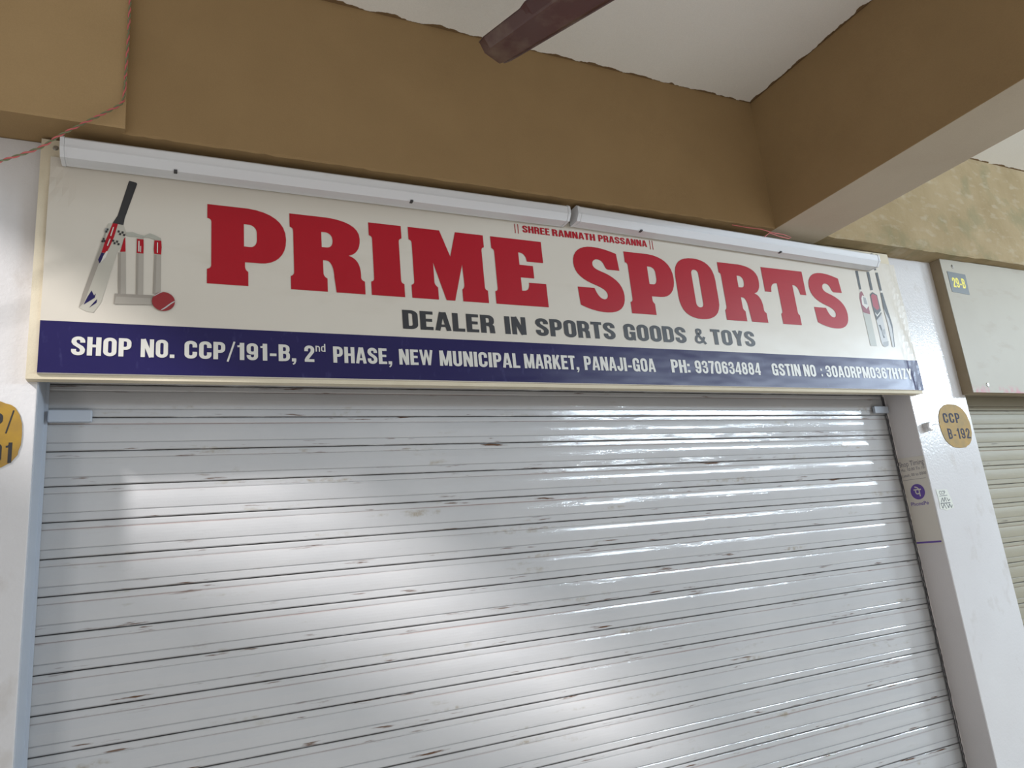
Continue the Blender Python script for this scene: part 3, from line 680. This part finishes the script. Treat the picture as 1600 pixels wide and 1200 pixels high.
join_meshes('ball_print', [outline_mesh('b', [circ(-.0158, 2.229, .0228, .0222)], M['ball'], FB)] +
            [outline_mesh('s', [s_], M['palew'], facing_front(SY - 0.0032)) for s_ in (seam, seam2)], sign)
# screws along the top frame
for x, z in ((2.363, 2.585), (2.04, 2.588), (-0.235, 2.575)):
    bm = bmesh.new(); cyl_bm(bm, (x, -0.136, z), (x, -0.1395, z), 0.006, 0.004, 12)
    put(link_mesh('screw', finish('screw', bm, M['steel'])), sign)

# ------------------------------------------------------------------ tube light battens on the sign's top edge
def batten(x0, x1, zc, h, slope, label):
    d = 0.052; y0 = -0.1972; L = x1 - x0
    root = empty('tube_light', (x0, y0 + 0.03, zc), label, 'light', 'tube light battens along the top of the sign')
    prof = [(0, h / 2), (-0.004, h / 2 - 0.002)]
    yf, yb = -0.0275, 0.0235
    prof = [(yb, h / 2), (yf + 0.006, h / 2), (yf, h / 2 - 0.006), (yf, -h * 0.12), (yf + 0.013, -h / 2), (yb, -h / 2)]
    def bar(name, a, b, s, mat, pr=prof):
        bm = bmesh.new(); rows = [[bm.verts.new((x, y * s if y < 0 else y, z * s + slope * x)) for y, z in pr] for x in (a, b)]
        n_ = len(pr)
        for k in range(n_): bm.faces.new((rows[0][k], rows[1][k], rows[1][(k + 1) % n_], rows[0][(k + 1) % n_]))
        bm.faces.new(rows[0][::-1]); bm.faces.new(rows[1])
        return link_mesh(name, finish(name, bm, mat), root)
    bar('housing', 0.008, L - 0.008, 1.0, M['casing'])
    bar('end_cap', 0, 0.0078, 1.05, M['diffuser']); bar('end_cap', L - 0.0078, L, 1.05, M['diffuser'])
    bm = bmesh.new()
    pr = [(yf - 0.0012, -h * 0.02), (yf - 0.0012, -h * 0.13), (yf + 0.0125, -h / 2 - 0.0012), (yb - 0.012, -h / 2 - 0.0012), (yb - 0.012, -h / 2 + 0.0005), (yf + 0.014, -h / 2 + 0.0005), (yf + 0.0005, -h * 0.12), (yf + 0.0005, -h * 0.02)]
    bar('diffuser', 0.012, L - 0.012, 1.0, M['diffuser'], pr)
    for x in (0.22, L * 0.62):
        bm = bmesh.new(); box_bm(bm, x, x + 0.007, yf + 0.008, yf + 0.02, -h / 2 - 0.003 + slope * x, -h / 2 + 0.001 + slope * x)
        link_mesh('clip', finish('clip', bm, M['seal']), root)
    return root
batten(-0.220, 1.030, 2.552, 0.044, 0.003, 'longer white tube light batten over the sign, left of the gap')
batten(1.055, 2.318, 2.560, 0.044, -0.021, 'white tube light batten over the sign, tilting down to the right of the gap')

# ------------------------------------------------------------------ wires
def strand_pair(pts, r, turns, mats, root, rad):
    P_ = [Vector(p) for p in pts]; dense = []
    for a, b, c_, d in zip([P_[0]] + P_[:-2], P_[:-1], P_[1:], P_[2:] + [P_[-1]]):
        for i in range(24):
            t = i / 24
            dense.append(0.5 * ((2 * b) + (c_ - a) * t + (2 * a - 5 * b + 4 * c_ - d) * t * t + (3 * b - a - 3 * c_ + d) * t ** 3))
    for k in range(2):
        out = []
        L_ = 0
        for i, p in enumerate(dense):
            q = dense[min(i + 1, len(dense) - 1)] - dense[max(i - 1, 0)]
            L_ += q.length / 2
            qq = q.to_track_quat('Z', 'Y'); a = turns * L_ + k * math.pi
            out.append(p + qq @ Vector((rad * math.cos(a), rad * math.sin(a), 0)))
        o = link_mesh('strand', tube_mesh('strand', out, r, mats[k])); put(o, root)
wire = empty('twisted_wire', (-0.3, -0.235, 2.45), 'twisted red and green wire hanging from the left beam corner', 'wire')
strand_pair([(-0.70, -0.235, 2.30), (-0.373, -0.235, 2.429), (-0.313, -0.235, 2.471), (-0.251, -0.235, 2.511), (-0.214, -0.235, 2.549), (-0.163, -0.235, 2.594), (-0.111, -0.230, 2.644),
             (-0.102, -0.222, 2.675), (-0.100, -0.221, 2.741), (-0.098, -0.221, 2.825), (-0.097, -0.221, 2.929), (-0.096, -0.221, 3.075)], 0.0017, 190, (M['wire_red'], M['wire_green']), wire, 0.0016)
w2 = tag(link_mesh('loose_wire', tube_mesh('loose_wire', [(1.64, -.190, 2.592), (1.70, -.199, 2.585), (1.755, -.201, 2.585), (1.80, -.201, 2.578), (1.85, -.201, 2.577), (1.885, -.199, 2.571), (1.872, -.200, 2.565), (1.83, -.200, 2.568), (1.79, -.199, 2.577), (1.765, -.199, 2.560)], 0.0014, M['wire_red'])),
         'short loop of thin red wire lying over the right tube light below the crossing beam', 'wire')

# ------------------------------------------------------------------ ceiling fan
hub = Vector((0.985, -0.985, 2.83))
fan = empty('ceiling_fan', hub, 'brown metal ceiling fan, one blade reaching into the top of the picture', 'fan')
lathe('motor', [(0.02, 0.075), (0.05, 0.07), (0.095, 0.045), (0.105, 0.02), (0.105, -0.02), (0.09, -0.045), (0.05, -0.06), (0.02, -0.065)], hub, M['fan'], fan)
lathe('downrod', [(0.012, 0.075), (0.012, 0.235)], hub, M['fan'], fan, 16)
lathe('canopy', [(0.03, 0.165), (0.055, 0.20), (0.062, 0.246)], hub, M['fan'], fan)
def blade_mesh():
    bm = bmesh.new(); rows = []
    N_ = 24
    for i in range(N_ + 1):
        r = 0.145 + (0.632 - 0.145) * i / N_
        hw = 0.078 - 0.027 * (i / N_)                     # half width: narrower at the tip
        if r < 0.20: hw = 0.040 + 0.036 * (r - 0.145) / 0.055
        if i == N_: hw -= 0.005
        step = 0.007 if r < 0.477 else 0.0
        sec = [(-hw - 0.003, 0.007), (-hw - 0.001, 0.0095), (-hw * 0.74, 0.0015), (-hw * 0.68, -0.003), (hw * 0.56, -0.003), (hw * 0.62, 0.001), (hw + step - 0.003, 0.018), (hw + step, 0.016)]
        top = [(x, z + 0.0016) for x, z in sec]
        rows.append([bm.verts.new((r, x, z)) for x, z in sec + top[::-1]])
    n_ = len(rows[0])
    for a, b in zip(rows, rows[1:]):
        for k in range(n_): bm.faces.new((a[k], a[(k + 1) % n_], b[(k + 1) % n_], b[k]))
    bm.faces.new(rows[0]); bm.faces.new(rows[-1][::-1])
    return finish('blade', bm, M['fan'])
bme = blade_mesh()
bm = bmesh.new(); box_bm(bm, 0.085, 0.20, -0.022, 0.022, 0.004, 0.0095, 0.001); ime = finish('blade_iron', bm, M['fan'])
a0 = math.atan2(0.904, -0.428)
for k in range(3):
    b = link_mesh('blade', bme, fan); b.rotation_euler = (math.radians(6) * 0, 0, a0 + k * 2 * math.pi / 3)
    i_ = link_mesh('blade_iron', ime, b)

# ------------------------------------------------------------------ neighbouring sign box
nb = empty('sign_box', (2.728, -0.13, 2.052), 'worn cream painted sign box with a small dark number plate, over the olive shutter', 'sign')
bm = bmesh.new(); box_bm(bm, 2.7285, 4.6, -0.1515, -0.1112, 2.0535, 2.5965, 0.001); box_bm(bm, 2.7455, 4.6, -0.1112, -0.012, 2.110, 2.5965)
put(link_mesh('box_body', finish('box_body', bm, M['box_side'])), nb)
put(box('front_panel', 2.728, 4.6, -0.1550, -0.1516, 2.053, 2.5968, M['box_front'], bevel=0.0008), nb)
def quad_plate(name, pts, y, th, mat, parent):
    return put(link_mesh(name, outline_mesh(name, [pts], mat, facing_front(y), th)), parent)
quad_plate('number_plate', [(2.755, 2.459), (2.861, 2.453), (2.866, 2.540), (2.755, 2.545)], -0.1556, 0.001, M['plate'], nb)
sign_text('29-B', 2.772, 2.850, 2.479, 0.042, M['yellow'], facing_front(-0.1563), nb, 0.95)
for x, z in ((2.798, 2.568), (2.825, 2.084)):
    bm = bmesh.new(); cyl_bm(bm, (x, -0.155, z), (x, -0.1575, z), 0.009, 0.006, 14); cyl_bm(bm, (x, -0.1575, z), (x, -0.159, z), 0.004, 0.003, 8)
    put(link_mesh('screw', finish('screw', bm, M['steel'])), nb)

# ------------------------------------------------------------------ painted number plaques on the pillars
PY = -0.1112
def plaque(cx, cz, rx, rz, e, mat, label, words, ink):
    root = empty('number_plaque', (cx, PY, cz), label, 'plaque')
    rnd = random.Random(label)
    pts = [(x + rnd.uniform(-.0012, .0012), z + rnd.uniform(-.0012, .0012)) for x, z in circ(cx, cz, rx, rz, 44, e)]
    put(link_mesh('disc', outline_mesh('disc', [pts], mat, facing_front(PY - 0.0008), 0.0016)), root)
    for body, x0, x1, z0, cap in words: sign_text(body, x0, x1, z0, cap, ink, facing_front(PY - 0.0019), root, 0.8, 0.10)
plaque(2.640, 1.934, .088, .083, 0.85, M['mustard_faded'], 'faded yellow round number plaque with grey text on the right pillar', [('CCP', 2.578, 2.676, 1.945, .038), ('B-192', 2.585, 2.714, 1.885, .040)], M['ink'])
plaque(-0.356, 1.941, .090, .071, 0.62, M['mustard'], 'mustard yellow rounded number plaque on the left pillar, cut off by the picture edge', [('CCP', -.385, -.297, 1.946, .040), ('/', -.293, -.280, 1.948, .040), ('B-19', -.400, -.295, 1.884, .041), ('1', -.2915, -.278, 1.884, .041)], M['black'])

# knob beside the right plaque
kn = empty('wall_knob', (2.472, PY, 1.930), 'small white round knob on the right pillar, beside the faded yellow plaque', 'knob')
bm = bmesh.new(); cyl_bm(bm, (2.472, PY, 1.930), (2.472, PY - 0.020, 1.930), 0.0165, 0.0165, 24); cyl_bm(bm, (2.472, PY - 0.020, 1.930), (2.472, PY - 0.023, 1.930), 0.0165, 0.013, 24)
put(link_mesh('body', finish('body', bm, M['white_gloss'])), kn)
put(link_mesh('wire_end', tube_mesh('wire_end', [(2.478, PY - 0.0225, 1.934), (2.484, PY - 0.030, 1.935), (2.512, PY - 0.030, 1.936)], 0.0010, M['steel'])), kn)

# scribbled sticker
st = empty('paper_sticker', (2.48, PY, 1.67), 'small off-white sticker with handwritten ink scribble on the right pillar', 'sticker')
quad_plate('paper', [(2.446, 1.707), (2.506, 1.705), (2.519, 1.665), (2.521, 1.640), (2.480, 1.632), (2.446, 1.640), (2.449, 1.672)], PY - 0.0005, 0.0008, M['sticker'], st)
FS = facing_front(PY - 0.0012)
text('lettering', 'CCP', 2.460, 2.492, 1.688, .013, M['ink'], FS, st, 0.0)
def stroke(pts, w_):
    out = []
    for (a, b), (c_, d) in zip(pts, pts[1:]):
        L_ = math.hypot(c_ - a, d - b); nx_, nz_ = -(d - b) / L_ * w_ / 2, (c_ - a) / L_ * w_ / 2
        out.append([(a + nx_, b + nz_), (c_ + nx_, d + nz_), (c_ - nx_, d - nz_), (a - nx_, b - nz_)])
    return out
sc_ = []
sc_ += stroke([(2.457, 1.683), (2.500, 1.684)], .0016)
for pts in ([(2.459, 1.661), (2.470, 1.677), (2.474, 1.662), (2.484, 1.678), (2.488, 1.662)], [(2.455, 1.658), (2.507, 1.657)], [(2.455, 1.658), (2.460, 1.640), (2.471, 1.655), (2.479, 1.638)], [(2.484, 1.656), (2.492, 1.640), (2.500, 1.654), (2.507, 1.640), (2.515, 1.650)], [(2.494, 1.676), (2.500, 1.664), (2.508, 1.670)]):
    sc_ += stroke(pts, .0022)
join_meshes('scribble', [outline_mesh('k', [q], M['ink'], facing_front(PY - 0.0012 - 0.00001 * i)) for i, q in enumerate(sc_)], st)

# poster on the grey return of the right pillar
po = empty('payment_poster', (2.426, -0.055, 1.53), 'narrow payment poster with a purple round logo on the grey side of the right pillar', 'poster')
XP = 2.4255
def on_left(name, loops, mat, lift, th=0.0): return put(link_mesh(name, outline_mesh(name, loops, mat, facing_left(XP - lift), th)), po)
on_left('sheet', [[(.003, 1.520), (.1075, 1.520), (.1075, 1.829), (.003, 1.834)]], M['paper'], 0.0003, 0.0006)
FL = facing_left(XP - 0.0009)
text('lettering', 'Shop Timing', .007, .106, 1.801, .018, M['fade_ink'], FL, po, 0.0)
text('lettering', 'Mo. 10.00 To 10', .010, .104, 1.784, .010, M['fade_ink'], FL, po, 0.0)
text('lettering', 'Lunch, 00 to 0000', .010, .106, 1.764, .010, M['fade_ink'], FL, po, 0.0)
on_left('logo_disc', [circ(.0575, 1.707, .0275, .0275)], M['purple'], 0.0009)
g = []
for pts in ([(.043, 1.715), (.072, 1.714)], [(.064, 1.714), (.064, 1.690)], [(.050, 1.714), (.050, 1.703), (.055, 1.699), (.063, 1.701)], [(.064, 1.715), (.058, 1.722), (.049, 1.725)]):
    g += stroke(pts, .0042)
join_meshes('logo_mark', [outline_mesh('k', [q], M['paper'], facing_left(XP - 0.0012 - 0.00002 * i)) for i, q in enumerate(g)], po)
text('lettering', 'PhonePe', .021, .089, 1.659, .013, M['purple'], FL, po, 0.01)
on_left('rule', [[(.010, 1.7525), (.100, 1.7505), (.100, 1.7515), (.010, 1.7535)]], M['fade_ink'], 0.0009)
on_left('purple_rule', [[(.006, 1.527), (.103, 1.527), (.103, 1.533), (.006, 1.533)]], M['purple'], 0.0009)
